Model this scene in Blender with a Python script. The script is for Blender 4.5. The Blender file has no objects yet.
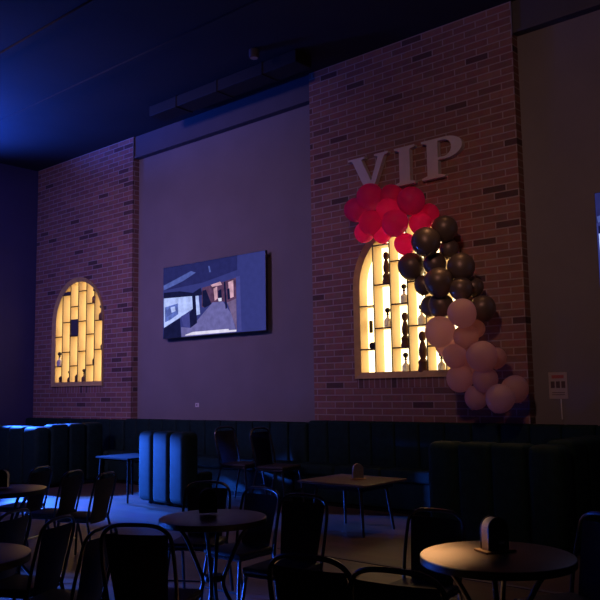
import bpy, bmesh, math, random
from mathutils import Vector, Matrix
random.seed(7)
C = bpy.context.scene.collection
sc = bpy.context.scene
PI = math.pi

# ------------------------------------------------------------------ camera
EYE = Vector((0, 0, 1.6))
FPX, YAW, PIT, ROL = 785.105, -0.71569, 0.11407, -0.01551
_F = Vector((math.sin(YAW)*math.cos(PIT), math.cos(YAW)*math.cos(PIT), math.sin(PIT)))
_r0 = Vector((math.cos(YAW), -math.sin(YAW), 0)); _u0 = _r0.cross(_F)
_R = _r0*math.cos(ROL) + _u0*math.sin(ROL)
_U = -_r0*math.sin(ROL) + _u0*math.cos(ROL)
cam_data = bpy.data.cameras.new('camera'); cam = bpy.data.objects.new('camera', cam_data); C.objects.link(cam)
cam_data.sensor_width = 36; cam_data.lens = FPX/600*36; cam_data.clip_end = 100
m = Matrix((_R, _U, -_F)).transposed().to_4x4(); m.translation = EYE
cam.matrix_world = m
sc.camera = cam

def ray(x, y): return _F + _R*((x-300)/FPX) + _U*((300-y)/FPX)
def at_y(x, y, Y):
    d = ray(x, y); return EYE + d*(Y/d.y)
def at_z(x, y, z):
    d = ray(x, y); return EYE + d*((z-EYE.z)/d.z)

# ------------------------------------------------------------------ world, light, exposure
vs = sc.view_settings
vs.view_transform = 'Standard'; vs.look = 'None'; vs.gamma = 1; vs.use_curve_mapping = False; vs.exposure = 0.0
w = bpy.data.worlds.new('world'); sc.world = w; w.use_nodes = True
w.node_tree.nodes['Background'].inputs[0].default_value = (0.30, 0.22, 0.42, 1)
w.node_tree.nodes['Background'].inputs[1].default_value = 0.006

def lamp(name, kind, loc, col, power, aim=None, **kw):
    d = bpy.data.lights.new(name, kind); d.color = col; d.energy = power
    for k, v in kw.items(): setattr(d, k, v)
    o = bpy.data.objects.new(name, d); C.objects.link(o); o.location = loc
    if aim is not None:
        o.rotation_euler = (Vector(aim)-Vector(loc)).to_track_quat('-Z', 'Y').to_euler()
    return o
lamp('purple_wash_lamp', 'AREA', (-9.5, 1.0, 5.9), (0.64, 0.38, 0.95), 58, (-11.5, 9.2, 2.9), size=1.2, spread=1.35)
lamp('amber_wash_lamp', 'AREA', (-2.5, 2.0, 5.8), (1.0, 0.52, 0.44), 15, (-4.6, 9.2, 3.2), size=0.5, spread=1.5)
lamp('blue_ceiling_spot', 'SPOT', (-15.3, 5.7, 5.25), (0.02, 0.10, 1.0), 2900, (-14.5, 5.9, 6.55), spot_size=math.radians(122), spot_blend=0.9, shadow_soft_size=0.2)
lamp('added_blue_fill', 'POINT', (-13.4, 5.4, 3.3), (0.05, 0.10, 1.0), 75, shadow_soft_size=0.4)  # unseen fill light added to turn the left wall and pier bluer
lamp('blue_side_spot', 'SPOT', (-12.8, 5.2, 1.3), (0.03, 0.14, 1.0), 8500, (-9.75, 6.8, 0), spot_size=math.radians(36), spot_blend=0.35, shadow_soft_size=0.06)
lamp('blue_rim_spot', 'SPOT', (-14.9, 7.6, 2.6), (0.03, 0.14, 1.0), 9000, (-12.4, 7.35, 1.05), spot_size=math.radians(30), spot_blend=0.6, shadow_soft_size=0.05)
lamp('blue_floor_spot', 'SPOT', (-9.5, 2.3, 0.66), (0.03, 0.14, 1.0), 9000, (-7.2, 3.05, 0), spot_size=math.radians(27), spot_blend=0.6, shadow_soft_size=0.05)
lamp('added_table_spot', 'SPOT', (-3.2, 4.4, 6.3), (1.0, 0.62, 0.30), 14500, (-2.50, 3.50, 0.75), spot_size=math.radians(11), spot_blend=1.0, shadow_soft_size=0.1)  # unseen spot added to brighten the left half of the round table
lamp('added_warm_fill', 'SPOT', (-4.6, 8.2, 6.2), (1.0, 0.50, 0.24), 150, (-4.9, 6.6, 0), spot_size=math.radians(48), spot_blend=0.8, shadow_soft_size=0.15)  # unseen warm fill added to brown the floor, like light from the niche

# ------------------------------------------------------------------ materials
def lin(c):
    return tuple(((v/255)/12.92 if v/255 <= 0.04045 else ((v/255+0.055)/1.055)**2.4) for v in c)
def mat(name, col, rough=0.6, metal=0.0, noise=0.0, scale=8.0, spec=0.5, bump=0.0, sheen=0.0, trans=0.0):
    M = bpy.data.materials.new(name); M.use_nodes = True
    nt = M.node_tree; b = nt.nodes['Principled BSDF']
    b.inputs['Base Color'].default_value = (*col, 1)
    b.inputs['Roughness'].default_value = rough; b.inputs['Metallic'].default_value = metal
    b.inputs['Specular IOR Level'].default_value = spec
    if sheen: b.inputs['Sheen Weight'].default_value = sheen
    if trans: b.inputs['Transmission Weight'].default_value = trans
    if noise or bump:
        tc = nt.nodes.new('ShaderNodeTexCoord'); n = nt.nodes.new('ShaderNodeTexNoise')
        n.inputs['Scale'].default_value = scale; n.inputs['Detail'].default_value = 4
        nt.links.new(tc.outputs['Object'], n.inputs['Vector'])
        if noise:
            r = nt.nodes.new('ShaderNodeValToRGB'); nt.links.new(n.outputs['Fac'], r.inputs['Fac'])
            r.color_ramp.elements[0].position = 0.3; r.color_ramp.elements[1].position = 0.7
            r.color_ramp.elements[0].color = (*[v*(1-noise) for v in col], 1)
            r.color_ramp.elements[1].color = (*[min(1, v*(1+noise)) for v in col], 1)
            nt.links.new(r.outputs['Color'], b.inputs['Base Color'])
        if bump:
            bp = nt.nodes.new('ShaderNodeBump'); bp.inputs['Strength'].default_value = bump; bp.inputs['Distance'].default_value = 0.01
            nt.links.new(n.outputs['Fac'], bp.inputs['Height']); nt.links.new(bp.outputs['Normal'], b.inputs['Normal'])
    return M
def glow(name, col, strength=1.0, mottle=0.0):
    M = bpy.data.materials.new(name); M.use_nodes = True; nt = M.node_tree
    nt.nodes.clear(); e = nt.nodes.new('ShaderNodeEmission'); o = nt.nodes.new('ShaderNodeOutputMaterial')
    e.inputs[0].default_value = (*col, 1); e.inputs[1].default_value = strength
    nt.links.new(e.outputs[0], o.inputs[0])
    if mottle:
        tc = nt.nodes.new('ShaderNodeTexCoord'); n = nt.nodes.new('ShaderNodeTexNoise'); n.inputs['Scale'].default_value = 9; n.inputs['Detail'].default_value = 5
        r = nt.nodes.new('ShaderNodeValToRGB'); r.color_ramp.elements[0].position = 0.32; r.color_ramp.elements[1].position = 0.68
        r.color_ramp.elements[0].color = (*[v*(1-mottle) for v in col], 1); r.color_ramp.elements[1].color = (*[v*(1+mottle) for v in col], 1)
        nt.links.new(tc.outputs['Object'], n.inputs['Vector']); nt.links.new(n.outputs['Fac'], r.inputs['Fac']); nt.links.new(r.outputs['Color'], e.inputs[0])
    return M
def brick_mat(name, bw, bh, upright=False):
    M = bpy.data.materials.new(name); M.use_nodes = True; nt = M.node_tree; N = nt.nodes; L = nt.links
    b = N['Principled BSDF']; b.inputs['Roughness'].default_value = 0.8; b.inputs['Specular IOR Level'].default_value = 0.25
    tc = N.new('ShaderNodeTexCoord'); sx = N.new('ShaderNodeSeparateXYZ'); cx = N.new('ShaderNodeCombineXYZ')
    L.new(tc.outputs['Object'], sx.inputs[0])
    add = N.new('ShaderNodeMath'); add.operation = 'ADD'; L.new(sx.outputs['X'], add.inputs[0]); L.new(sx.outputs['Y'], add.inputs[1])
    L.new(add.outputs[0], cx.inputs['X']); L.new(sx.outputs['Z'], cx.inputs['Y'])
    def brick(c1, c2, mortar):
        t = N.new('ShaderNodeTexBrick'); L.new(cx.outputs[0], t.inputs['Vector'])
        t.inputs['Scale'].default_value = 1; t.inputs['Brick Width'].default_value = bw; t.inputs['Row Height'].default_value = bh
        t.inputs['Mortar Size'].default_value = 0.0095; t.inputs['Mortar Smooth'].default_value = 0.3; t.inputs['Bias'].default_value = 0
        t.offset = 0.0 if upright else 0.5
        t.inputs['Color1'].default_value = c1; t.inputs['Color2'].default_value = c2; t.inputs['Mortar'].default_value = mortar
        return t
    t = brick((0, 0, 0, 1), (1, 1, 1, 1), (0.5, 0.5, 0.5, 1))
    rp = N.new('ShaderNodeValToRGB'); L.new(t.outputs['Color'], rp.inputs['Fac'])
    e = rp.color_ramp.elements; e[0].position = 0; e[0].color = (0.10, 0.060, 0.058, 1)
    e[1].position = 1; e[1].color = (0.32, 0.165, 0.13, 1)
    for p, c in ((0.05, (0.11, 0.062, 0.06, 1)), (0.08, (0.22, 0.115, 0.10, 1)), (0.6, (0.27, 0.135, 0.11, 1))):
        q = e.new(p); q.color = c
    n = N.new('ShaderNodeTexNoise'); n.inputs['Scale'].default_value = 9; n.inputs['Detail'].default_value = 5; L.new(tc.outputs['Object'], n.inputs['Vector'])
    mul = N.new('ShaderNodeMixRGB'); mul.blend_type = 'OVERLAY'; mul.inputs['Fac'].default_value = 0.35
    L.new(rp.outputs['Color'], mul.inputs[1]); L.new(n.outputs['Color'], mul.inputs[2])
    mx = N.new('ShaderNodeMixRGB'); L.new(t.outputs['Fac'], mx.inputs['Fac'])
    L.new(mul.outputs[0], mx.inputs[1]); mx.inputs[2].default_value = (0.38, 0.30, 0.28, 1)
    L.new(mx.outputs[0], b.inputs['Base Color'])
    bp = N.new('ShaderNodeBump'); bp.inputs['Strength'].default_value = 0.5; bp.inputs['Distance'].default_value = 0.008; bp.invert = True
    L.new(t.outputs['Fac'], bp.inputs['Height']); L.new(bp.outputs['Normal'], b.inputs['Normal'])
    return M
def floor_mat():
    M = bpy.data.materials.new('floor_planks'); M.use_nodes = True; nt = M.node_tree; N = nt.nodes; L = nt.links
    b = N['Principled BSDF']; b.inputs['Roughness'].default_value = 0.42
    tc = N.new('ShaderNodeTexCoord'); t = N.new('ShaderNodeTexBrick'); L.new(tc.outputs['Object'], t.inputs['Vector'])
    t.inputs['Scale'].default_value = 1; t.inputs['Brick Width'].default_value = 1.2; t.inputs['Row Height'].default_value = 0.18
    t.inputs['Mortar Size'].default_value = 0.003
    t.inputs['Color1'].default_value = (0.070, 0.049, 0.037, 1); t.inputs['Color2'].default_value = (0.105, 0.074, 0.056, 1)
    t.inputs['Mortar'].default_value = (0.03, 0.025, 0.02, 1)
    n = N.new('ShaderNodeTexNoise'); n.inputs['Scale'].default_value = 3; n.inputs['Detail'].default_value = 6; L.new(tc.outputs['Object'], n.inputs['Vector'])
    mx = N.new('ShaderNodeMixRGB'); mx.blend_type = 'OVERLAY'; mx.inputs['Fac'].default_value = 0.5
    L.new(t.outputs['Color'], mx.inputs[1]); L.new(n.outputs['Color'], mx.inputs[2]); L.new(mx.outputs[0], b.inputs['Base Color'])
    return M
def balloon_mat(name, col, rough=0.35, translucent=0.35, metal=0.0):
    M = bpy.data.materials.new(name); M.use_nodes = True; nt = M.node_tree; N = nt.nodes; L = nt.links
    b = N['Principled BSDF']; b.inputs['Base Color'].default_value = (*col, 1); b.inputs['Roughness'].default_value = rough
    b.inputs['Metallic'].default_value = metal
    if translucent:
        t = N.new('ShaderNodeBsdfTranslucent'); t.inputs[0].default_value = (*col, 1)
        mx = N.new('ShaderNodeMixShader'); mx.inputs[0].default_value = translucent
        L.new(b.outputs[0], mx.inputs[1]); L.new(t.outputs[0], mx.inputs[2]); L.new(mx.outputs[0], N['Material Output'].inputs[0])
    return M

BRICK = brick_mat('brick_wall', 0.335, 0.0948)
SOLDIER = brick_mat('soldier_brick', 0.0948, 0.5, True)
FLOOR = floor_mat()
PLASTER = mat('grey_plaster', (0.215, 0.20, 0.21), 0.85, noise=0.06, scale=1.5, spec=0.2)
DARKPAINT = mat('dark_grey_paint', (0.085, 0.083, 0.10), 0.7, noise=0.08, scale=2)
BLUELIT = mat('blue_lit_wall', (0.06, 0.06, 0.13), 0.8, noise=0.06, scale=2)  # blue light on the left wall put into its base colour
CEIL = mat('black_ceiling', (0.020, 0.020, 0.024), 0.85, noise=0.15, scale=1.2)
DUCT = mat('black_duct', (0.007, 0.007, 0.008), 0.7, noise=0.1)
VELVET = mat('teal_velvet', (0.0065, 0.024, 0.020), 0.7, noise=0.25, scale=12, spec=0.15, bump=0.1)
BLACKMETAL = mat('gunmetal_tube', (0.10, 0.10, 0.11), 0.28, 0.9, noise=0.1, scale=20)
CHAIRMETAL = mat('black_chair_panel', (0.045, 0.038, 0.048), 0.5, 0.0, noise=0.2, scale=20)
SEATPAD = mat('dark_seat_pad', (0.030, 0.026, 0.026), 0.6, noise=0.2, scale=25)
TABLETOP = mat('brown_laminate', (0.085, 0.055, 0.038), 0.36, noise=0.18, scale=6)
TABLEEDGE = mat('black_table_edge', (0.010, 0.010, 0.010), 0.5, noise=0.1)
DULLBLACK = mat('matt_black', (0.006, 0.006, 0.006), 0.9, noise=0.1, spec=0.08)
TABLELEG = mat('black_table_leg', (0.018, 0.017, 0.018), 0.35, 0.3, noise=0.1)
WARMLIT = mat('warm_lit_frame', (0.55, 0.39, 0.17), 0.45, 0.0, noise=0.12, scale=10)  # light frame with the niche's warm glow put into its colour
DARKWOOD = mat('dark_shelf_edge', (0.05, 0.030, 0.018), 0.5, noise=0.2, scale=10)
CREAM = mat('cream_partition', (0.60, 0.45, 0.23), 0.6, noise=0.08, scale=3)
LIGHTBOX = glow('lit_niche_panel', (1.0, 0.74, 0.38), 4.6)
CARVED = mat('carved_dark_wood', (0.13, 0.06, 0.03), 0.45, noise=0.3, scale=14)
CLEAR = mat('white_glass', (0.95, 0.92, 0.86), 0.15, noise=0.03, trans=0.2)
STOPPER = mat('black_stopper', (0.012, 0.010, 0.010), 0.4, noise=0.1)
AMBER = mat('amber_glass', (0.22, 0.07, 0.02), 0.2, noise=0.1)
LETTER = mat('white_letter_paint', (0.62, 0.58, 0.58), 0.5, noise=0.04)
PINK = balloon_mat('hot_pink_latex', (0.98, 0.10, 0.44), 0.45, 0.75)
BLACKBALLOON = balloon_mat('dark_chrome_latex', (0.18, 0.135, 0.105), 0.42, 0.0, 0.4)
BLUSH = balloon_mat('blush_latex', (0.90, 0.64, 0.62), 0.5, 0.65)
PLASTIC = mat('black_plastic', (0.012, 0.012, 0.014), 0.4, noise=0.1)
CHROME = mat('brushed_steel', (0.45, 0.43, 0.42), 0.3, 0.9, noise=0.1, scale=30)
NAPKIN = mat('white_paper', (0.75, 0.68, 0.66), 0.9, noise=0.04, scale=30)
WOODPLATE = mat('light_wood_plate', (0.30, 0.17, 0.08), 0.5, noise=0.2, scale=12)
PAPER = mat('sign_paper', (0.42, 0.36, 0.34), 0.85, noise=0.05)
INK = mat('sign_ink', (0.10, 0.06, 0.07), 0.8, noise=0.05)
REDINK = mat('sign_red_ink', (0.40, 0.10, 0.10), 0.8, noise=0.05)
WHITEPLASTIC = mat('white_plastic', (0.7, 0.68, 0.66), 0.4, noise=0.03)

# ------------------------------------------------------------------ mesh helpers
def box(bm, lo, hi, bev=0.0, seg=2, mi=0):
    x0, y0, z0 = lo; x1, y1, z1 = hi
    v = [bm.verts.new(p) for p in ((x0,y0,z0),(x1,y0,z0),(x1,y1,z0),(x0,y1,z0),(x0,y0,z1),(x1,y0,z1),(x1,y1,z1),(x0,y1,z1))]
    fs = [bm.faces.new([v[i] for i in q]) for q in ((0,3,2,1),(4,5,6,7),(0,1,5,4),(1,2,6,5),(2,3,7,6),(3,0,4,7))]
    for f in fs: f.material_index = mi
    if bev > 0:
        es = list({e for f in fs for e in f.edges})
        r = bmesh.ops.bevel(bm, geom=es, offset=bev, segments=seg, profile=0.5, affect='EDGES', clamp_overlap=True)
        for f in r['faces']: f.material_index = mi
def spline(pts, n=6):
    P = [Vector(p) for p in pts]; out = []
    for i in range(len(P)-1):
        p0 = P[max(i-1, 0)]; p1 = P[i]; p2 = P[i+1]; p3 = P[min(i+2, len(P)-1)]
        for k in range(n):
            t = k/n
            out.append(0.5*((2*p1)+(p2-p0)*t+(2*p0-5*p1+4*p2-p3)*t*t+(3*p1-p0-3*p2+p3)*t**3))
    out.append(P[-1]); return out
def tube(bm, pts, r, seg=8, r_end=None):
    P = [Vector(p) for p in pts]; n = len(P); rings = []
    t0 = (P[1]-P[0]).normalized(); up = Vector((0, 0, 1)) if abs(t0.z) < 0.9 else Vector((1, 0, 0))
    a = t0.cross(up).normalized()
    for i, p in enumerate(P):
        t = ((P[min(i+1, n-1)]-P[max(i-1, 0)])).normalized()
        a = (a - t*a.dot(t)).normalized(); b = t.cross(a)
        rr = r if r_end is None else r+(r_end-r)*i/(n-1)
        rings.append([bm.verts.new(p+a*rr*math.cos(2*PI*k/seg)+b*rr*math.sin(2*PI*k/seg)) for k in range(seg)])
    for i in range(n-1):
        for k in range(seg):
            bm.faces.new((rings[i][k], rings[i][(k+1) % seg], rings[i+1][(k+1) % seg], rings[i+1][k]))
    bm.faces.new(rings[0][::-1]); bm.faces.new(rings[-1])
def lathe(bm, prof, seg=20, c=(0, 0, 0)):
    rings = []
    for r, z in prof:
        rings.append([bm.verts.new((c[0]+max(r, 1e-4)*math.cos(2*PI*k/seg), c[1]+max(r, 1e-4)*math.sin(2*PI*k/seg), c[2]+z)) for k in range(seg)])
    for i in range(len(rings)-1):
        for k in range(seg):
            bm.faces.new((rings[i][k], rings[i][(k+1) % seg], rings[i+1][(k+1) % seg], rings[i+1][k]))
    bm.faces.new(rings[0][::-1]); bm.faces.new(rings[-1])
def prism(bm, poly, y0, y1, mi=0):
    """poly in (x,z), extruded along y from y0 (front) to y1"""
    a = [bm.verts.new((x, y0, z)) for x, z in poly]; b = [bm.verts.new((x, y1, z)) for x, z in poly]
    fs = [bm.faces.new(a), bm.faces.new(b[::-1])]
    n = len(poly)
    for i in range(n):
        fs.append(bm.faces.new((a[i], b[i], b[(i+1) % n], a[(i+1) % n])))
    for f in fs: f.material_index = mi
    return fs
def obj(name, bm, m, parent=None, smooth=False, loc=(0, 0, 0), rot=(0, 0, 0)):
    bmesh.ops.recalc_face_normals(bm, faces=bm.faces)
    me = bpy.data.meshes.new(name); bm.to_mesh(me); bm.free()
    for x in (m if isinstance(m, (list, tuple)) else [m]): me.materials.append(x)
    if smooth:
        for p in me.polygons: p.use_smooth = True
        me.set_sharp_from_angle(angle=math.radians(40))
    o = bpy.data.objects.new(name, me); C.objects.link(o); o.location = loc; o.rotation_euler = rot
    if parent: o.parent = parent
    return o
def tag(o, label, cat, group=None):
    o['label'] = label; o['category'] = cat
    if group: o['group'] = group
    return o
def thing(name, label, cat, loc=(0, 0, 0), rz=0, group=None):
    o = bpy.data.objects.new(name, None); C.objects.link(o); o.empty_display_size = 0.1
    o.location = loc; o.rotation_euler = (0, 0, rz)
    return tag(o, label, cat, group)
def struct(name, bm, m, parent=None):
    o = obj(name, bm, m, parent)
    if not parent: o['kind'] = 'structure'
    return o
def dup(root, loc, rz, label, scale=1.0):
    r = root.copy(); C.objects.link(r); r.location = loc; r.rotation_euler = (0, 0, rz); r['label'] = label; r.scale = (scale,)*3
    for ch in list(root.children):
        c = ch.copy(); C.objects.link(c); c.parent = r
        for g in ch.children:
            d = g.copy(); C.objects.link(d); d.parent = c
    return r

# ------------------------------------------------------------------ the room
XL, XR, YF, YB = -15.62, 5.0, -5.0, 9.25      # left corner, right, behind the camera, back wall
YP = 9.10                                      # face of the brick piers
ZC = 6.55                                      # ceiling
P1 = (-15.60, -12.155); P2 = (-7.655, -4.235)  # the two brick piers
bm = bmesh.new(); box(bm, (XL-0.2, YF, -0.1), (XR, YB+0.3, 0)); struct('floor', bm, FLOOR)
bm = bmesh.new(); box(bm, (XL-0.2, YF, ZC), (XR, YB+0.3, ZC+0.1)); struct('ceiling', bm, CEIL)
bm = bmesh.new(); box(bm, (XL-0.2, YF, 0), (XL, YB+0.3, ZC)); struct('wall_left', bm, BLUELIT)
bm = bmesh.new()
box(bm, (P1[1]-0.05, YB, 0), (P2[0]+0.05, YB+0.3, ZC)); box(bm, (P2[1]-0.05, YB, 0), (XR, YB+0.3, ZC))
struct('wall_back', bm, PLASTER)

def arch_pts(cx, hw, z0, zs, n=24):
    """outline of an arch: bottom right, up, round, down to bottom left"""
    pts = [(cx+hw, z0)]
    for k in range(n+1):
        a = PI*k/n; pts.append((cx+hw*math.cos(a), zs+hw*math.sin(a)))
    pts.append((cx-hw, z0)); return pts
NZ0, NZS, NHW = 1.80, 3.06, 0.86               # niche sill, spring line, half width of the opening
N1, N2 = -13.945, -5.945                       # niche centres
def pier(name, x0, x1, cx):
    bm = bmesh.new()
    n = 32; xs = [cx-NHW*math.cos(PI*k/n) for k in range(n+1)]
    zt = [NZS+NHW*math.sin(PI*k/n) for k in range(n+1)]
    def q(a, b, c, d): bm.faces.new([bm.verts.new(p) for p in (a, b, c, d)])
    q((x0, YP, 0), (cx-NHW, YP, 0), (cx-NHW, YP, ZC), (x0, YP, ZC))
    q((cx+NHW, YP, 0), (x1, YP, 0), (x1, YP, ZC), (cx+NHW, YP, ZC))
    for k in range(n):
        q((xs[k], YP, 0), (xs[k+1], YP, 0), (xs[k+1], YP, NZ0), (xs[k], YP, NZ0))
        q((xs[k], YP, zt[k]), (xs[k+1], YP, zt[k+1]), (xs[k+1], YP, ZC), (xs[k], YP, ZC))
    for x in (x0, x1): q((x, YP, 0), (x, YB+0.3, 0), (x, YB+0.3, ZC), (x, YP, ZC))
    q((x0, YB+0.3, 0), (x1, YB+0.3, 0), (x1, YB+0.3, ZC), (x0, YB+0.3, ZC))
    bmesh.ops.remove_doubles(bm, verts=bm.verts, dist=1e-5)
    o = struct(name, bm, BRICK); return o
pier('wall_pier_left', P1[0], P1[1], N1); pier('wall_pier_right', P2[0], P2[1], N2)
# row of upright bricks under each niche
for i, cx in ((1, N1), (2, N2)):
    bm = bmesh.new(); box(bm, (cx-NHW-0.04, YP-0.006, NZ0-0.19), (cx+NHW+0.04, YP+0.01, NZ0-0.055)); struct('trim_%d' % i, bm, SOLDIER)
# dark fascia above the plaster
bm = bmesh.new(); box(bm, (P1[1]+0.001, YP+0.03, 6.16), (P2[0]-0.001, YB, ZC)); box(bm, (P1[1]+0.001, YP+0.015, 6.12), (P2[0]-0.001, YB, 6.16)); struct('trim_3', bm, DARKPAINT)
bm = bmesh.new(); box(bm, (P2[1]+0.001, YP+0.03, 6.16), (XR, YB, ZC)); box(bm, (P2[1]+0.001, YP+0.015, 6.12), (XR, YB, 6.16)); struct('trim_4', bm, DARKPAINT)
# metal angle on the free edges of the piers
for i, x in ((5, P1[1]), (6, P2[1])):
    bm = bmesh.new(); box(bm, (x-0.002, YP-0.004, 6.10), (x+0.012, YP+0.015, ZC)); struct('trim_%d' % i, bm, PLASTER)
for i, y in ((7, 5.48), (8, 6.9), (9, 3.9)):
    bm = bmesh.new(); box(bm, (XL, y-0.06, ZC-0.03), (XR, y+0.06, ZC)); struct('trim_%d' % i, bm, CEIL)
bm = bmesh.new(); box(bm, (XL+0.0, YF, 0), (XL+0.015, YB, 0.1)); struct('baseboard_left', bm, DARKPAINT)
# step edge strip running across the floor
bm = bmesh.new(); box(bm, (-5.6, 6.02, 0), (2.0, 6.07, 0.006)); struct('trim_10', bm, DARKPAINT)

# ceiling services
d = thing('ventilation_duct', 'dark boxed duct hung under the ceiling along the back wall', 'duct', (-8.9, 8.45, 6.36))
bm = bmesh.new(); box(bm, (-1.7, -0.18, 0), (1.7, 0.18, 0.185), 0.01); obj('duct_body', bm, DUCT, d)
for x in (-1.0, 0, 1.0):
    bm = bmesh.new(); box(bm, (x-0.02, -0.19, -0.01), (x+0.02, 0.19, 0.187)); obj('duct_flange', bm, DUCT, d)
t = thing('ceiling_downlight', 'small unlit round downlight under the dark ceiling', 'downlight', at_z(254, 58, 6.43))
bm = bmesh.new(); lathe(bm, [(0.07, 0.0), (0.075, 0.02), (0.075, 0.12)], 18); obj('housing', bm, DARKPAINT, t, True)
bm = bmesh.new(); lathe(bm, [(0.055, -0.004), (0.055, 0.002)], 18); obj('lens', bm, CHROME, t, True)
p = at_y(289, 76, 9.09)
t = thing('motion_sensor', 'tiny pale sensor fixed high on the dark fascia left of the tall brick pier', 'sensor', (p.x, 9.13, p.z))
bm = bmesh.new(); box(bm, (-0.06, -0.05, -0.02), (0.06, 0, 0.02), 0.008); obj('sensor_body', bm, WHITEPLASTIC, t)
bm = bmesh.new(); box(bm, (-0.02, -0.06, -0.012), (0.02, -0.045, 0.012), 0.004); obj('sensor_eye', bm, STOPPER, t)

# ------------------------------------------------------------------ arched display niches
COLW = 2*NHW/6
LEV = {0: (2.16, 2.78), 1: (2.45, 3.07, 3.64), 2: (2.16, 2.77, 3.38), 3: (2.45, 3.06, 3.68), 4: (2.16, 2.78, 3.40), 5: (2.46, 3.04)}
ND = 0.23
def niche(cx, label):
    t = thing('arched_display_niche', label, 'display niche', (cx, YP, NZ0), 0, 'arched shelf niches in the brick piers')
    # frame: band round the opening, projecting 3 cm
    def band(h0, h1, y0, y1, zb0, zb1, m, name, dip=0.0):
        bm = bmesh.new()
        A = arch_pts(0, h0, zb0, NZS-NZ0); B = arch_pts(0, h1, zb1, NZS-NZ0)
        va = [[bm.verts.new((x, y, z)) for x, z in A] for y in (y0+dip, y1)]; vb = [[bm.verts.new((x, y, z)) for x, z in B] for y in (y0, y1)]
        n = len(A)
        for i in range(n):
            j = (i+1) % n
            bm.faces.new((va[0][i], va[0][j], vb[0][j], vb[0][i])); bm.faces.new((va[1][i], va[1][j], vb[1][j], vb[1][i]))
            bm.faces.new((va[0][i], va[0][j], va[1][j], va[1][i])); bm.faces.new((vb[0][i], vb[0][j], vb[1][j], vb[1][i]))
        return obj(name, bm, m, t)
    band(NHW-0.035, NHW+0.05, -0.04, 0.01, 0.035, -0.055, WARMLIT, 'frame', 0.045)
    # jamb lining
    bm = bmesh.new(); A = arch_pts(0, NHW-0.012, 0.012, NZS-NZ0); n = len(A)
    va = [[bm.verts.new((x, y, z)) for x, z in A] for y in (0.0, ND)]
    for i in range(n): bm.faces.new((va[0][i], va[0][(i+1) % n], va[1][(i+1) % n], va[1][i]))
    obj('jamb_lining', bm, CREAM, t)
    bm = bmesh.new(); bm.faces.new([bm.verts.new((x, ND-0.004, z)) for x, z in A])
    bmesh.ops.solidify(bm, geom=bm.faces[:], thickness=0.004)
    o = obj('back_panel', bm, LIGHTBOX, t); o['label'] = 'glowing warm back panel'
    def top(x): return NZS-NZ0+math.sqrt(max(0.0, (NHW-0.012)**2-x*x))
    for k in range(1, 6):
        x = -NHW+k*COLW; bm = bmesh.new()
        box(bm, (x-0.007, 0.012, 0.012), (x+0.007, ND-0.006, top(x)-0.004), mi=0)
        box(bm, (x-0.008, 0.0, 0.012), (x+0.008, 0.012, top(x)-0.004), mi=1)
        obj('partition', bm, [CREAM, DARKWOOD], t)
    for k in range(6):
        xa, xb = -NHW+k*COLW, -NHW+(k+1)*COLW
        for z in LEV[k]:
            z -= NZ0
            lim = 0.01
            if k == 0 and z > NZS-NZ0: continue
            bm = bmesh.new(); xa2, xb2 = xa+0.007, xb-0.007
            if k == 0: xa2 = xa+0.013
            if k == 5: xb2 = xb-0.013
            zz = z-NZS+NZ0
            if zz > 0:
                half = math.sqrt(max(0.001, (NHW-0.014)**2-zz*zz)); xa2 = max(xa2, -half); xb2 = min(xb2, half)
                if xb2-xa2 < 0.04: continue
            box(bm, (xa2, 0.012, z-0.008), (xb2, ND-0.006, z+0.008), mi=0); box(bm, (xa2, 0.0, z-0.010), (xb2, 0.012, z+0.010), mi=1)
            obj('shelf', bm, [CREAM, DARKWOOD], t)
    return t
niche(N1, 'backlit arched niche with shelves in the far left brick pier, beside the corner')
niche(N2, 'backlit arched niche with shelves in the tall brick pier under the balloons and letters')

def figurine(cx, col, z, h, fx, label):
    x = cx-NHW+(col+fx)*COLW
    t = thing('carved_figurine', label, 'figurine', (x, YP+0.065, z), 0, 'dark carved figurines in the arched niche')
    s = h/0.60
    bm = bmesh.new(); lathe(bm, [(0.078*s, 0), (0.081*s, 0.03*s), (0.068*s, 0.10*s), (0.076*s, 0.15*s), (0.041*s, 0.20*s)], 16); obj('base', bm, CARVED, t, True)
    bm = bmesh.new(); lathe(bm, [(0.038*s, 0.198*s), (0.059*s, 0.25*s), (0.062*s, 0.32*s), (0.043*s, 0.41*s), (0.027*s, 0.455*s)], 16); obj('body', bm, CARVED, t, True)
    bm = bmesh.new(); lathe(bm, [(0.024*s, 0.452*s), (0.046*s, 0.47*s), (0.057*s, 0.51*s), (0.057*s, 0.545*s), (0.041*s, 0.585*s), (0.011*s, 0.60*s)], 16); obj('head', bm, CARVED, t, True)
figurine(N2, 1, 3.07+0.011, 0.46, 0.66, 'carved dark figurine on the upper shelf at the left of the balloon niche')
figurine(N2, 2, 2.16+0.011, 0.48, 0.66, 'carved dark figurine on a middle shelf of the balloon niche')
figurine(N2, 3, NZ0+0.0132, 0.56, 0.62, 'tallest carved dark figurine on the sill of the balloon niche')
def decanter(cx, col, z, h, fx, label, body=None, y=0.065):
    x = cx-NHW+(col+fx)*COLW; body = body or CLEAR
    t = thing('decanter', label, 'bottle', (x, YP+y, z), 0, 'bottles in the arched niches')
    s = h/0.34
    bm = bmesh.new(); lathe(bm, [(0.060*s, 0), (0.067*s, 0.01*s), (0.067*s, 0.10*s), (0.058*s, 0.135*s), (0.024*s, 0.165*s), (0.020*s, 0.21*s)], 16); obj('glass_body', bm, body, t, True)
    bm = bmesh.new(); lathe(bm, [(0.023*s, 0.212*s), (0.029*s, 0.228*s), (0.014*s, 0.245*s), (0.041*s, 0.265*s), (0.050*s, 0.295*s), (0.041*s, 0.325*s), (0.012*s, 0.34*s)], 16); obj('stopper', bm, STOPPER, t, True)
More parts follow.
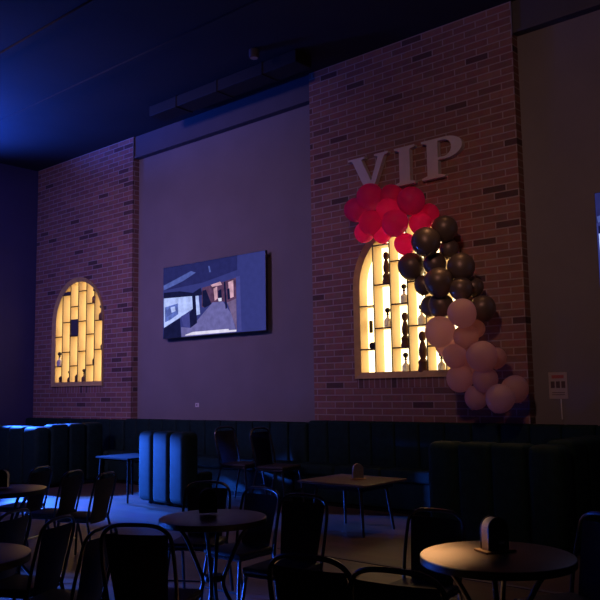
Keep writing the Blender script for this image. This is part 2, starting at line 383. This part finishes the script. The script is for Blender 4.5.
decanter(N2, 1, 2.45+0.011, 0.28, 0.66, 'clear decanter with round black stopper below the upper carved figurine')
decanter(N2, 2, NZ0+0.0132, 0.28, 0.64, 'clear decanter with black stopper on the niche sill left of the tallest figurine')
decanter(N2, 2, 2.77+0.011, 0.27, 0.66, 'clear decanter with black stopper above the middle figurine, left of the black balloons')
decanter(N2, 3, 2.45+0.011, 0.28, 0.62, 'clear decanter with black stopper directly above the tallest figurine')
decanter(N2, 4, NZ0+0.0132, 0.27, 0.62, 'clear decanter with black stopper on the sill beside the blush balloons')
def small_block(cx, col, z, w, h, fx, label, m=None, name='ornament', y=0.05):
    x = cx-NHW+(col+fx)*COLW; bm = bmesh.new()
    box(bm, (-w/2, -w/2, 0), (w/2, w/2, h*0.86), w*0.18); lathe(bm, [(w*0.40, h*0.85), (w*0.46, h*0.92), (w*0.3, h)], 12)
    tag(obj(name, bm, m or STOPPER, None, False, (x, YP+y, z)), label, 'ornament')
small_block(N2, 0, 2.16+0.011, 0.10, 0.09, 0.80, 'small squat black jar on the lower shelf at the left edge of the balloon niche')
x = N2-NHW+0.27*COLW; bm = bmesh.new(); box(bm, (-0.03, -0.01, -0.09), (0.03, 0.01, 0.09), 0.004)
tag(obj('picture_card', bm, STOPPER, None, False, (x, YP+ND-0.02, 2.50)), 'small upright black card on the back of the balloon niche, above the squat jar', 'card')
# the far niche
decanter(N1, 4, 3.40+0.011, 0.30, 0.80, 'small bottle high in the far left niche, near the arch top', AMBER, 0.05)
decanter(N1, 5, 3.04+0.011, 0.30, 0.62, 'small bottle at the right edge of the far left niche, on its upper shelf', CARVED, 0.05)
decanter(N1, 3, NZ0+0.0132, 0.28, 0.62, 'dark bottle on the sill of the far left niche, fourth bay from the left', CARVED, 0.05)
decanter(N1, 1, NZ0+0.0132, 0.26, 0.80, 'dark bottle on the sill of the far left niche, second bay from the left', CARVED, 0.05)
decanter(N1, 0, 2.16+0.011, 0.30, 0.45, 'pale bottle on the lowest shelf at the left edge of the far left niche', WHITEPLASTIC, 0.05)
small_block(N1, 5, 2.46+0.011, 0.07, 0.09, 0.78, 'small black jar on the lower shelf at the right of the far left niche')
small_block(N1, 4, 2.16+0.011, 0.07, 0.12, 0.84, 'small black canister on the low shelf of the far left niche, fifth bay')
small_block(N1, 0, NZ0+0.0132, 0.09, 0.15, 0.75, 'dark round-shouldered jar on the sill at the left of the far left niche', CARVED)
small_block(N1, 2, NZ0+0.0132, 0.09, 0.17, 0.80, 'dark round-shouldered jar on the sill of the far left niche, third bay', CARVED)
def blank(col, z0, z1, label):
    xa = N1-NHW+col*COLW+0.012; bm = bmesh.new(); box(bm, (0, 0, 0), (COLW-0.024, 0.02, z1-z0), 0.003)
    tag(obj('dark_bay_sheet', bm, DARKPAINT, None, False, (xa, YP+0.012, z0)), label, 'panel')
blank(2, 2.782, 3.12, 'dark sheet standing in for an unlit bay in the middle of the far left niche')  # shade of an unlit bay made as a dark sheet
blank(1, 3.652, 3.71, 'dark blank panel closing the top bay at the left shoulder of the far niche')

# ------------------------------------------------------------------ VIP letters (serif)
def strip(bm, outer, inner, y0, y1):
    n = len(outer)
    def ring(P, y): return [bm.verts.new((x, y, z)) for x, z in P]
    o0, i0, o1, i1 = ring(outer, y0), ring(inner, y0), ring(outer, y1), ring(inner, y1)
    for k in range(n-1):
        bm.faces.new((o0[k], o0[k+1], i0[k+1], i0[k])); bm.faces.new((o1[k], o1[k+1], i1[k+1], i1[k]))
        bm.faces.new((o0[k], o0[k+1], o1[k+1], o1[k])); bm.faces.new((i0[k], i0[k+1], i1[k+1], i1[k]))
    bm.faces.new((o0[0], i0[0], i1[0], o1[0])); bm.faces.new((o0[-1], i0[-1], i1[-1], o1[-1]))
LH = 0.545
def V_poly():
    P = [(0,1),(0.56,1),(0.56,0.955),(0.45,0.93),(0.76,0.30),(1.00,0.93),(0.88,0.955),(0.88,1),(1.33,1),(1.33,0.955),(1.20,0.92),(0.80,0),(0.62,0),(0.14,0.93),(0,0.955)]
    return P
def letter(name, x, w, label, build):
    bm = bmesh.new(); build(bm, w)
    tag(obj(name, bm, LETTER, None, False, (x, YP, 4.41)), label, 'letter', 'wall letters on the brick pier')
def bV(bm, w): prism(bm, [(a/1.33*w, b*LH) for a, b in V_poly()], -0.085, -0.005)
def bI(bm, w):
    P = [(0,0),(1,0),(1,.05),(.76,.09),(.76,.91),(1,.95),(1,1),(0,1),(0,.95),(.24,.91),(.24,.09),(0,.05)]
    prism(bm, [(a*w, b*LH) for a, b in P], -0.085, -0.005)
def bP(bm, w):
    P = [(0,0),(.56,0),(.56,.05),(.41,.09),(.41,.91),(.41,1),(0,1),(0,.95),(.14,.91),(.14,.09),(0,.05)]
    prism(bm, [(a*w, b*LH) for a, b in P], -0.085, -0.005)
    O = [(.41, 1), (.60, 1)]; I = [(.41, .93), (.55, .93)]
    for k in range(1, 14):
        a = PI/2-PI*k/14
        O.append((.60+.40*math.cos(a), .725+.275*math.sin(a))); I.append((.55+.19*math.cos(a), .72+.21*math.sin(a)))
    O += [(.60, .45), (.41, .45)]; I += [(.55, .51), (.41, .51)]
    strip(bm, [(a*w, b*LH) for a, b in O], [(a*w, b*LH) for a, b in I], -0.085, -0.005)
letter('letter_v', -6.855, 0.71, 'pale serif letter V on the brick pier, left of the three letters', bV)
letter('letter_i', -6.04, 0.335, 'pale serif letter I between V and P on the brick pier', bI)
letter('letter_p', -5.595, 0.63, 'pale serif letter P on the brick pier, right of the three letters', bP)

# ------------------------------------------------------------------ balloon garland
def balloon(name, cx, cy, rp, layer, m, label, group):
    Y = 9.08-layer
    p = at_y(cx, cy, Y); depth = (p-EYE).dot(_F); r = rp*1.03*depth/FPX
    bm = bmesh.new(); prof = []
    n = 16
    for k in range(n+1):
        a = PI*k/n; zz = -math.cos(a)
        prof.append((r*math.sin(a)*(1-0.06*(-zz)), r*zz*(1.06 if zz < 0 else 1.0)))
    lathe(bm, prof, 28)
    rot = (random.uniform(-0.5, 0.5), random.uniform(-0.5, 0.5), 0)
    o = obj(name, bm, m, None, True, p, rot); tag(o, label, 'balloon', group)
    bm = bmesh.new(); lathe(bm, [(0.004, -r*1.10), (0.018, -r*1.135), (0.012, -r*1.10), (0.010, -r*1.06), (0.016, -r*1.03)], 10); obj('knot', bm, m, o, True)
G1, G2, G3 = 'hot pink balloons of the garland', 'dark chrome balloons of the garland', 'blush balloons of the garland'
PB = [
 (356, 210, 11.6, .30, 'hot pink balloon at the far left tip of the garland'),
 (370, 197, 13, .34, 'large pink balloon directly below the letter V'),
 (371, 222.5, 12, .58, 'brightest pink balloon, lit from below at the left of the cluster'),
 (364.5, 232.5, 10, .50, 'small bright pink balloon lowest on the left, just over the arch'),
 (391.5, 197, 12, .20, 'pink balloon set back between the letters V and I'),
 (388, 211, 12, .47, 'pink balloon buried in the middle of the pink cluster'),
 (395, 223, 13, .70, 'big pink balloon at the lower middle of the pink cluster'),
 (411, 201, 13.6, .62, 'big pink balloon directly below the letter I'),
 (420, 223, 10.8, .44, 'pink balloon directly above the two top black balloons'),
 (405, 244, 10.6, .42, 'lowest pink balloon, tucked left of the first black balloon'),
 (429, 214, 10, .20, 'red-glowing pink balloon set back at the right of the pink cluster'),
 (382, 234, 9.2, .46, 'small pink balloon over the top of the arched frame')]
for a in PB: balloon('balloon', *a[:4], PINK, a[4], G1)
KB = [
 (426, 242, 14.3, .68, 'big black balloon touching the lowest pink one'),
 (444.5, 228.5, 12.6, .45, 'uppermost black balloon, at the right of the pink ones'),
 (449, 249, 9.6, .32, 'small black balloon tucked under the uppermost black one'),
 (411.7, 266.5, 13.5, .42, 'leftmost black balloon, in front of the lit shelves'),
 (435, 264, 11.2, .48, 'black balloon in the middle of the second row of black ones'),
 (461, 267, 13.6, .50, 'black balloon at the right of the second row, with two glints'),
 (439, 282, 14.2, .66, 'biggest black balloon in the centre of the black cluster'),
 (424, 285, 9.6, .40, 'black balloon peeking out at the left of the biggest black one'),
 (461, 289, 11.6, .55, 'black balloon right of the biggest one, above the top blush balloon'),
 (474, 287, 9.4, .30, 'small black balloon set back at the right of the black cluster'),
 (441, 305.5, 12.2, .50, 'black balloon left of the topmost blush balloon'),
 (431, 306, 10.2, .34, 'black balloon half hidden at the lower left, above the first blush balloon'),
 (483, 308, 12.4, .36, 'lowest black balloon, right of the topmost blush balloon')]
for a in KB: balloon('balloon', *a[:4], BLACKBALLOON, a[4], G2)
LB = [
 (462, 313, 14, .72, 'topmost blush balloon, overlapping the black cluster'),
 (440, 331.5, 14.8, .58, 'large blush balloon at the left, overlapping the lit shelves'),
 (466, 337, 12.2, .52, 'blush balloon directly under the topmost blush one'),
 (476, 329, 8.8, .30, 'small orange-lit blush balloon set back at the right'),
 (455, 356, 12, .60, 'blush balloon directly below the large left one'),
 (482, 356.5, 15, .66, 'biggest blush balloon at the middle of the lower garland'),
 (496, 358, 10.2, .35, 'blush balloon peeking out right of the biggest blush one'),
 (446, 346, 10.4, .33, 'blush balloon glowing from behind against the lit shelves'),
 (460, 378.5, 13.2, .52, 'blush balloon covering the right end of the niche sill'),
 (485, 379.5, 12.5, .55, 'blush balloon directly under the biggest blush one'),
 (476.5, 397.5, 11.6, .48, 'blush balloon at the bottom left of the garland'),
 (500, 398.5, 14, .62, 'lowest blush balloon at the bottom of the garland'),
 (515, 389, 13.2, .26, 'rightmost blush balloon at the garland end by the plain wall'),
 (470, 366, 10, .30, 'blush balloon buried in the middle of the lower garland')]
for a in LB: balloon('balloon', *a[:4], BLUSH, a[4], G3)

# ------------------------------------------------------------------ televisions
def L8(r, g, b): return lin((r, g, b))
SCR = [glow('screen_%d' % i, L8(*c), 1.0, (0.06, 0.2, 0.22, 0.2, 0.18, 0.4, 0.3, 0.25, 0.1, 0.1, 0.4, 0.12)[i]) for i, c in enumerate([
 (52, 56, 122), (78, 92, 165), (176, 192, 250), (22, 24, 62), (104, 100, 160), (84, 56, 88), (205, 160, 180), (110, 92, 132), (66, 68, 138), (225, 220, 245), (92, 110, 190), (38, 40, 96)])]
def uv(x, y):
    u = (x-38)/509; t = 118-80*u; b = 465-40*u; return (u, 1-(y-t)/(b-t))
PIC = [
 (11, [(38,230),(250,190),(420,130),(547,60),(547,38),(38,118)]),
 (0, [(420,38+0),(547,38),(555,425),(420,440)]),
 (1, [(40,205),(190,132),(215,140),(150,180),(42,228)]),
 (1, [(278,108),(286,108),(292,138),(284,140)]),
 (3, [(42,240),(130,232),(200,240),(240,215),(250,250),(215,256),(42,268)]),
 (2, [(42,268),(195,256),(200,318),(130,362),(44,412)]),
 (10, [(48,312),(90,300),(120,292),(122,345),(80,372),(50,385)]),
 (1, [(55,330),(75,316),(92,340),(60,360)]), (2, [(80,312),(104,306),(108,330),(86,338)]),
 (3, [(44,414),(132,364),(138,462),(40,464)]),
 (4, [(138,408),(190,412),(245,350),(300,288),(352,284),(392,345),(415,432),(140,459)]),
 (8, [(138,355),(182,335),(184,412),(150,404)]),
 (3, [(196,254),(216,254),(222,388),(188,412),(182,340),(200,318)]),
 (2, [(214,256),(230,254),(238,345),(220,350)]),
 (5, [(248,216),(358,186),(414,168),(416,270),(372,290),(352,284),(300,288),(262,312),(246,310)]),
 (3, [(250,230),(268,225),(296,296),(262,314),(250,305)]), (3, [(328,232),(344,222),(348,282),(330,280)]), (3, [(356,188),(364,185),(372,318),(364,320)]),
 (6, [(292,202),(340,186),(348,202),(300,212)]), (6, [(306,220),(324,210),(326,270),(312,280)]), (6, [(378,190),(402,180),(404,262),(384,270)]), (3, [(372,224),(384,220),(388,270),(376,276)]), (9, [(328,268),(346,266),(346,282),(332,284)]),
 (7, [(372,290),(416,270),(418,430),(392,345)]),
 (8, [(416,164),(434,160),(440,428),(420,430)]),
 (9, [(162,446),(200,432),(378,418),(382,424),(416,422),(416,431),(162,450)])]
def tv(x0, x1, z0, z1, y, label):
    t = thing('television', label, 'television', (x0, y, z0), 0, 'wall televisions')
    W, H = x1-x0, z1-z0
    bm = bmesh.new(); box(bm, (0, 0, 0), (W, 0.05, H), 0.006); box(bm, (W*0.12, 0.049, H*0.12), (W*0.88, 0.08, H*0.75), 0.01); obj('casing', bm, PLASTIC, t)
    bm = bmesh.new(); e = 0.006
    bm.faces.new([bm.verts.new(p) for p in ((e, -0.001, e), (W-e, -0.001, e), (W-e, -0.001, H-e), (e, -0.001, H-e))])
    for i, (mi, poly) in enumerate(PIC):
        vsx = []
        for q in poly:
            u, v = uv(*q); vsx.append(bm.verts.new((e+min(max(u, 0), 1)*(W-2*e), -0.0015-0.0004*i, e+min(max(v, 0), 1)*(H-2*e))))
        f = bm.faces.new(vsx); f.material_index = mi
    obj('screen', bm, SCR, t)['label'] = 'lit screen showing a dim bluish corridor'
    bm = bmesh.new(); box(bm, (W*0.40, 0.08, H*0.3), (W*0.60, 0.125, H*0.6)); box(bm, (W*0.36, 0.115, H*0.25), (W*0.64, 0.1355, H*0.7)); box(bm, (W-0.12, 0.05, H*0.93), (W-0.02, 0.1355, H*0.95)); obj('wall_bracket', bm, BLACKMETAL, t)
a = at_y(163, 268, 9.11); b = at_y(266, 330, 9.11); bl = at_y(163, 339, 9.11)
tv(a.x, b.x, bl.z, a.z, 9.114, 'television showing a corridor, on the grey wall between the brick piers')
a = at_y(594, 193, 9.11); b = at_y(599, 288, 9.11)
tv(a.x, a.x+2.6, b.z, a.z, 9.114, 'television cut off by the right edge, right of the tall brick pier')

# ------------------------------------------------------------------ wall sign, conduit, socket
p = at_y(558, 385.5, 9.24)
t = thing('notice_sign', 'small pale notice with pictograms on the wall right of the brick pier', 'sign', (p.x, YB-0.001, p.z))
bm = bmesh.new(); box(bm, (-0.115, -0.008, -0.16), (0.115, 0, 0.16)); obj('sign_board', bm, PAPER, t)
bm = bmesh.new()
for x in (-0.066, 0.0, 0.066): box(bm, (x-0.024, -0.0095, -0.03), (x+0.024, -0.0078, 0.05))
for z in (-0.115, -0.09): box(bm, (-0.08, -0.0095, z), (0.08, -0.0078, z+0.008))
obj('pictograms', bm, INK, t)
bm = bmesh.new(); box(bm, (-0.075, -0.0095, 0.085), (0.075, -0.0078, 0.125)); obj('heading', bm, REDINK, t)
bm = bmesh.new(); tube(bm, [(p.x+0.03, YB-0.012, p.z-0.162), (p.x+0.035, YB-0.012, 1.2)], 0.008)
tag(obj('cable_conduit', bm, WHITEPLASTIC, None, True), 'thin pale conduit running down the wall below the notice', 'conduit')
p = at_y(197, 405, 9.24)
t = thing('wall_socket', 'tiny white socket low on the grey wall below the television', 'socket', (p.x, YB-0.001, p.z))
bm = bmesh.new(); box(bm, (-0.045, -0.012, -0.035), (0.045, 0, 0.035), 0.004); obj('face_plate', bm, WHITEPLASTIC, t)
bm = bmesh.new(); box(bm, (-0.012, -0.014, -0.012), (0.012, -0.011, 0.012)); obj('socket_hole', bm, STOPPER, t)

# ------------------------------------------------------------------ booth sofas
def roll_run(bm, x0, x1, y0, y1, z0, z1, n, bev, axis='x'):
    """n upright padded channels side by side"""
    for k in range(n):
        if axis == 'x':
            a = x0+(x1-x0)*k/n; b = x0+(x1-x0)*(k+1)/n; box(bm, (a+0.001, y0, z0), (b-0.001, y1, z1), bev if k in (0, n-1) else bev*0.6, 5)
        else:
            a = y0+(y1-y0)*k/n; b = y0+(y1-y0)*(k+1)/n; box(bm, (x0, a+0.001, z0), (x1, b-0.001, z1), bev, 5)
def booth(x0, x1, n, label, ztop=1.04, ret=True):
    """L shaped booth: padded back towards the room, return running to the wall"""
    t = thing('booth_sofa', label, 'sofa', (x0, 7.18, 0), 0, 'teal channel-tufted booth sofas')
    W = x1-x0
    bm = bmesh.new(); roll_run(bm, 0, W, 0, 0.30, 0.05, ztop, n, 0.085); o = obj('front_backrest', bm, VELVET, t, True)
    if ret:
        bm = bmesh.new(); roll_run(bm, W-0.30, W, 0.302, 1.36, 0.05, ztop+0.03, 3, 0.06, 'y'); obj('side_backrest', bm, VELVET, t, True)
    Ws = W-0.302 if ret else W-0.01; sd = 0.85 if ret else 0.54
    bm = bmesh.new(); box(bm, (0.02, 0.301, 0.08), (Ws, sd, 0.33), 0.02); obj('seat_base', bm, VELVET, t, True)
    bm = bmesh.new(); roll_run(bm, 0.0, Ws, 0.301, sd+0.03, 0.33, 0.47, max(1, n-1), 0.05); obj('seat_cushion', bm, VELVET, t, True)
    bm = bmesh.new(); box(bm, (0.10, 0.14, 0), (W-0.08, sd-0.03, 0.05)); obj('plinth', bm, DULLBLACK, t)
    return t
booth(-14.9, -12.2, 6, 'teal tufted booth sofa at the left edge, its top rim lit blue')
booth(-9.44, -8.40, 3, 'teal tufted booth sofa standing under the television, left end lit blue', 1.04, False)
booth(-4.53, -3.05, 4, 'dark tufted booth sofa at the right, behind the round table')
def bench(x0, x1, n, label, ztop):
    t = thing('wall_bench', label, 'sofa', (x0, 8.56, 0), 0, 'tufted benches along the back wall')
    W = x1-x0
    bm = bmesh.new(); roll_run(bm, 0, W, 0.34, 0.53, 0.30, ztop, n, 0.05); obj('backrest', bm, VELVET, t, True)
    bm = bmesh.new(); box(bm, (0.0, 0.03, 0.06), (W, 0.338, 0.40), 0.02); obj('seat_base', bm, VELVET, t, True)
    bm = bmesh.new(); roll_run(bm, 0, W, -0.02, 0.338, 0.401, 0.56, n//2, 0.06); obj('seat_cushion', bm, VELVET, t, True)
    bm = bmesh.new(); box(bm, (0.04, 0.07, 0), (W-0.04, 0.5, 0.06)); obj('plinth', bm, DULLBLACK, t)
bench(-15.58, -12.12, 8, 'tufted wall bench under the far left niche', 1.10)
bench(-12.10, -7.66, 12, 'tufted wall bench under the television', 1.12)
bench(-7.64, -3.00, 12, 'tufted wall bench under the niche with the balloons', 1.15)
bench(-2.98, 0.5, 8, 'tufted wall bench at the right, beyond the balloon end', 1.17)

# ------------------------------------------------------------------ tables
def round_table(c, R, label):
    t = thing('round_table', label, 'table', (c.x, c.y, 0), random.uniform(0, 1.5), 'round bistro tables')
    bm = bmesh.new(); lathe(bm, [(R-0.006, 0.748), (R-0.002, 0.750), (0.001, 0.7505)], 64)
    bm.free(); bm = bmesh.new(); lathe(bm, [(R-0.004, 0.7305), (R-0.003, 0.749), (R-0.006, 0.75)], 64); obj('tabletop', bm, TABLETOP, t, True)
    bm = bmesh.new(); lathe(bm, [(R-0.03, 0.705), (R, 0.712), (R, 0.746), (R-0.0035, 0.7475), (R-0.0035, 0.73)], 64); obj('edge_band', bm, TABLEEDGE, t, True)
    for k in range(4):
        a = PI/2*k+0.4; ca, sa = math.cos(a), math.sin(a)
        bm = bmesh.new(); tube(bm, spline([(R*0.72*ca, R*0.72*sa, 0.704), (R*0.52*ca, R*0.52*sa, 0.62), (0.10*ca, 0.10*sa, 0.42), (0.07*ca, 0.07*sa, 0.30), (0.16*ca, 0.16*sa, 0.14), (0.30*ca, 0.30*sa, 0.011)], 5), 0.014, 10); obj('leg', bm, TABLELEG, t, True)
    bm = bmesh.new(); lathe(bm, [(0.058, 0.33), (0.062, 0.335), (0.062, 0.365), (0.058, 0.37)], 20); obj('collar', bm, TABLELEG, t, True)
    return t
T1 = at_z(4, 489, .75); T2 = at_z(-45, 556, .75); T3 = at_z(213, 517, .75); T4 = at_z(497, 555, .75)
round_table(T1, 0.375, 'round table cut by the left edge, with three chairs at its right')
round_table(T2, 0.385, 'round table in the bottom left corner of the view, nearest on that side')
round_table(T3, 0.365, 'round table in the middle with a napkin holder at its centre left')
round_table(T4, 0.388, 'round table at the lower right, its left half glowing tan')
t = thing('square_table', 'square table between the booth sofas, before the wall bench under the balloons', 'table', (-5.70, 7.45, 0))
bm = bmesh.new(); box(bm, (-0.50, -0.42, 0.525), (0.48, 0.42, 0.552), 0.006); obj('tabletop', bm, TABLETOP, t)
bm = bmesh.new(); box(bm, (-0.32, -0.36, 0.47), (0.40, 0.24, 0.524)); obj('apron', bm, TABLELEG, t)
for cx, cy, dx, dy in ((-0.26, -0.34, -0.05, -0.06), (0.36, -0.34, 0.09, -0.08), (0.36, 0.14, 0.07, 0.05), (-0.24, 0.14, -0.03, 0.05)):
    bm = bmesh.new(); tube(bm, [(cx, cy, 0.525), (cx+dx, cy+dy, 0.0)], 0.022, 12, 0.014); obj('leg', bm, TABLELEG, t, True)

# ------------------------------------------------------------------ napkin holders
def holder(loc, rz, label, s=1.0, metal=None, plate=True, mark=True):
    metal = metal or PLASTIC
    t = thing('napkin_holder', label, 'napkin holder', loc, rz, 'napkin holders on the tables'); t.scale = (s,)*3
    w, h, d = 0.125, 0.165, 0.075
    def archp(w, h):
        P = [(-w/2, 0.0), (w/2, 0.0)]
        for k in range(13):
            a = PI*k/12; P.append((w/2*math.cos(a), h-w/2+w/2*math.sin(a)))
        return P
    z0 = 0.012
    if plate:
        bm = bmesh.new(); box(bm, (-0.09, -0.06, 0), (0.09, 0.06, 0.011), 0.003); obj('base_plate', bm, WOODPLATE, t)
    for y in (-d/2, d/2-0.006):
        bm = bmesh.new(); prism(bm, [(x, z+z0) for x, z in archp(w, h)], y, y+0.006); obj('side_plate', bm, metal, t)
    bm = bmesh.new(); prism(bm, [(x, z+z0) for x, z in archp(w-0.008, h-0.006)], -d/2+0.0065, d/2-0.0065); obj('napkin_stack', bm, NAPKIN, t)
    if mark:
        bm = bmesh.new(); box(bm, (0.0, -d/2-0.0012, z0+0.028), (0.035, -d/2-0.0002, z0+0.042)); obj('printed_mark', bm, WHITEPLASTIC, t)
def on(x, y, z): 
    p = at_z(x, y, z); return (p.x, p.y, z)
holder(on(495, 551, 0.7505), math.radians(62), 'black arched napkin holder on the tan lit round table at the right', 1.0)
holder(on(208, 514, 0.7505), math.radians(50), 'black arched napkin holder on the middle round table', 1.0, None, False, False)
holder(on(358, 479, 0.5525), math.radians(45), 'shiny napkin holder on the square table by the sofas', 1.0, CHROME, True, False)
holder(on(2, 488, 0.7505), math.radians(40), 'dark napkin holder on the round table at the left edge', 0.95, None, False, False)

# ------------------------------------------------------------------ chairs
def make_chair(label):
    t = thing('metal_chair', label, 'chair', (0, 0, 0), 0, 'dark tube-framed bistro chairs')
    # front is -y, back is +y
    bm = bmesh.new(); box(bm, (-0.20, -0.21, 0.435), (0.20, 0.17, 0.475), 0.018, 3); obj('seat', bm, SEATPAD, t, True)
    bm = bmesh.new(); box(bm, (-0.19, -0.20, 0.415), (0.19, 0.16, 0.434), 0.006); obj('seat_frame', bm, BLACKMETAL, t)
    # back hoop with a rounded top
    hp = [(-0.195, 0.165, 0.43), (-0.205, 0.20, 0.60), (-0.203, 0.245, 0.78), (-0.185, 0.258, 0.855), (-0.12, 0.268, 0.897), (0, 0.270, 0.905), (0.12, 0.268, 0.897), (0.185, 0.258, 0.855), (0.203, 0.245, 0.78), (0.205, 0.20, 0.60), (0.195, 0.165, 0.43)]
    bm = bmesh.new(); tube(bm, spline(hp, 5), 0.0115, 8); obj('back_frame', bm, BLACKMETAL, t, True)
    # tapered sheet back, slightly curved
    bm = bmesh.new(); rows = []
    for i in range(9):
        f = i/8; z = 0.40+f*0.455; hw = 0.14+0.042*f**0.8; y0 = 0.172+(z-0.43)*0.205
        rows.append([(hw*s, y0+0.022*(1-s*s), z) for s in (-1, -0.6, 0, 0.6, 1)])
    V = [[bm.verts.new(p) for p in r] for r in rows]
    fs = [bm.faces.new((V[i][k], V[i][k+1], V[i+1][k+1], V[i+1][k])) for i in range(8) for k in range(4)]
    bmesh.ops.solidify(bm, geom=fs, thickness=0.014)
    obj('backrest', bm, CHAIRMETAL, t, True)
    for sx in (-1, 1):
        bm = bmesh.new(); tube(bm, [(0.175*sx, -0.185, 0.42), (0.190*sx, -0.215, 0.24), (0.205*sx, -0.235, 0.008)], 0.013, 8); obj('leg', bm, BLACKMETAL, t, True)
        bm = bmesh.new(); tube(bm, [(0.195*sx, 0.165, 0.43), (0.207*sx, 0.22, 0.22), (0.215*sx, 0.27, 0.008)], 0.013, 8); obj('leg', bm, BLACKMETAL, t, True)
    bm = bmesh.new(); tube(bm, [(-0.197, -0.222, 0.19), (0.197, -0.222, 0.19)], 0.008, 6); obj('stretcher', bm, BLACKMETAL, t, True)
    return t
chair0 = make_chair('x'); used = False
def chair(px, py, az, label, scale=1.0, loc=None):
    """px,py: where the middle of the back's top is seen; az: compass direction (degrees) it faces"""
    global used
    rz = math.radians(az+90)
    p = at_z(px, py, 0.905*scale) if loc is None else Vector((loc[0], loc[1], 0))
    back = Vector((-math.sin(rz), math.cos(rz), 0))*0.27*scale
    q = (p.x-back.x, p.y-back.y, 0) if loc is None else (p.x, p.y, 0)
    if not used:
        used = True; chair0.location = q; chair0.rotation_euler = (0, 0, rz); chair0.scale = (scale,)*3; chair0['label'] = label; return chair0
    return dup(chair0, q, rz, label, scale)
chair(42, 467, 203, 'dark chair touching the left edge round table, leftmost of the row of three', 0.92)
chair(74, 471, 203, 'dark chair in the middle of the row of three by the left booth sofa', 0.92)
chair(107, 473, 203, 'dark chair at the right end of the row of three, before the blue lit floor', 0.92)
chair(16, 511, 205, 'dark chair at the left edge, pulled up to the corner table', 0.92)
chair(60, 518, 205, 'dark chair second from the left edge in the nearest left group', 0.92)
chair(103, 528, 205, 'dark chair third from the left edge in the nearest left group', 0.92)
chair(135, 525, 118, 'dark chair with broad hoop, its back to us, nearest the middle table')
chair(307, 557, 100, 'dark chair cut by the bottom edge, left of two before the tan table')
chair(394, 571, 100, 'dark chair cut by the bottom edge, right of two before the tan table')
chair(208, 482, 300, 'dark chair behind the middle round table, right behind its napkin holder', 0.95)
chair(262, 488, 272, 'dark chair at the right rear of the middle round table', 0.94)
chair(304, 495, 278, 'dark chair standing right of the middle table, before the square table, facing the camera', 0.97)
chair(436, 510, 274, 'dark chair behind the left rim of the tan lit table', 0.94)
chair(606, 515, 240, 'dark chair cut by the right edge beside the tan lit table')
chair(224, 427, 8, 'dark chair right of the blue lit booth end, left of two facing right', 1.18)
chair(259, 428, 8, 'dark chair facing the square table from the left, right of two', 1.18)
# small table of the left booth
t = thing('side_table', 'small dark table inside the left booth, seen beside the blue lit sofa end', 'table', (-9.95, 7.45, 0))
bm = bmesh.new(); box(bm, (-0.40, -0.35, 0.62), (0.40, 0.35, 0.645), 0.006); obj('tabletop', bm, DULLBLACK, t)
for sx in (-1, 1):
    for sy in (-1, 1):
        bm = bmesh.new(); tube(bm, [(0.34*sx, 0.29*sy, 0.62), (0.37*sx, 0.32*sy, 0)], 0.02, 10, 0.014); obj('leg', bm, DULLBLACK, t, True)
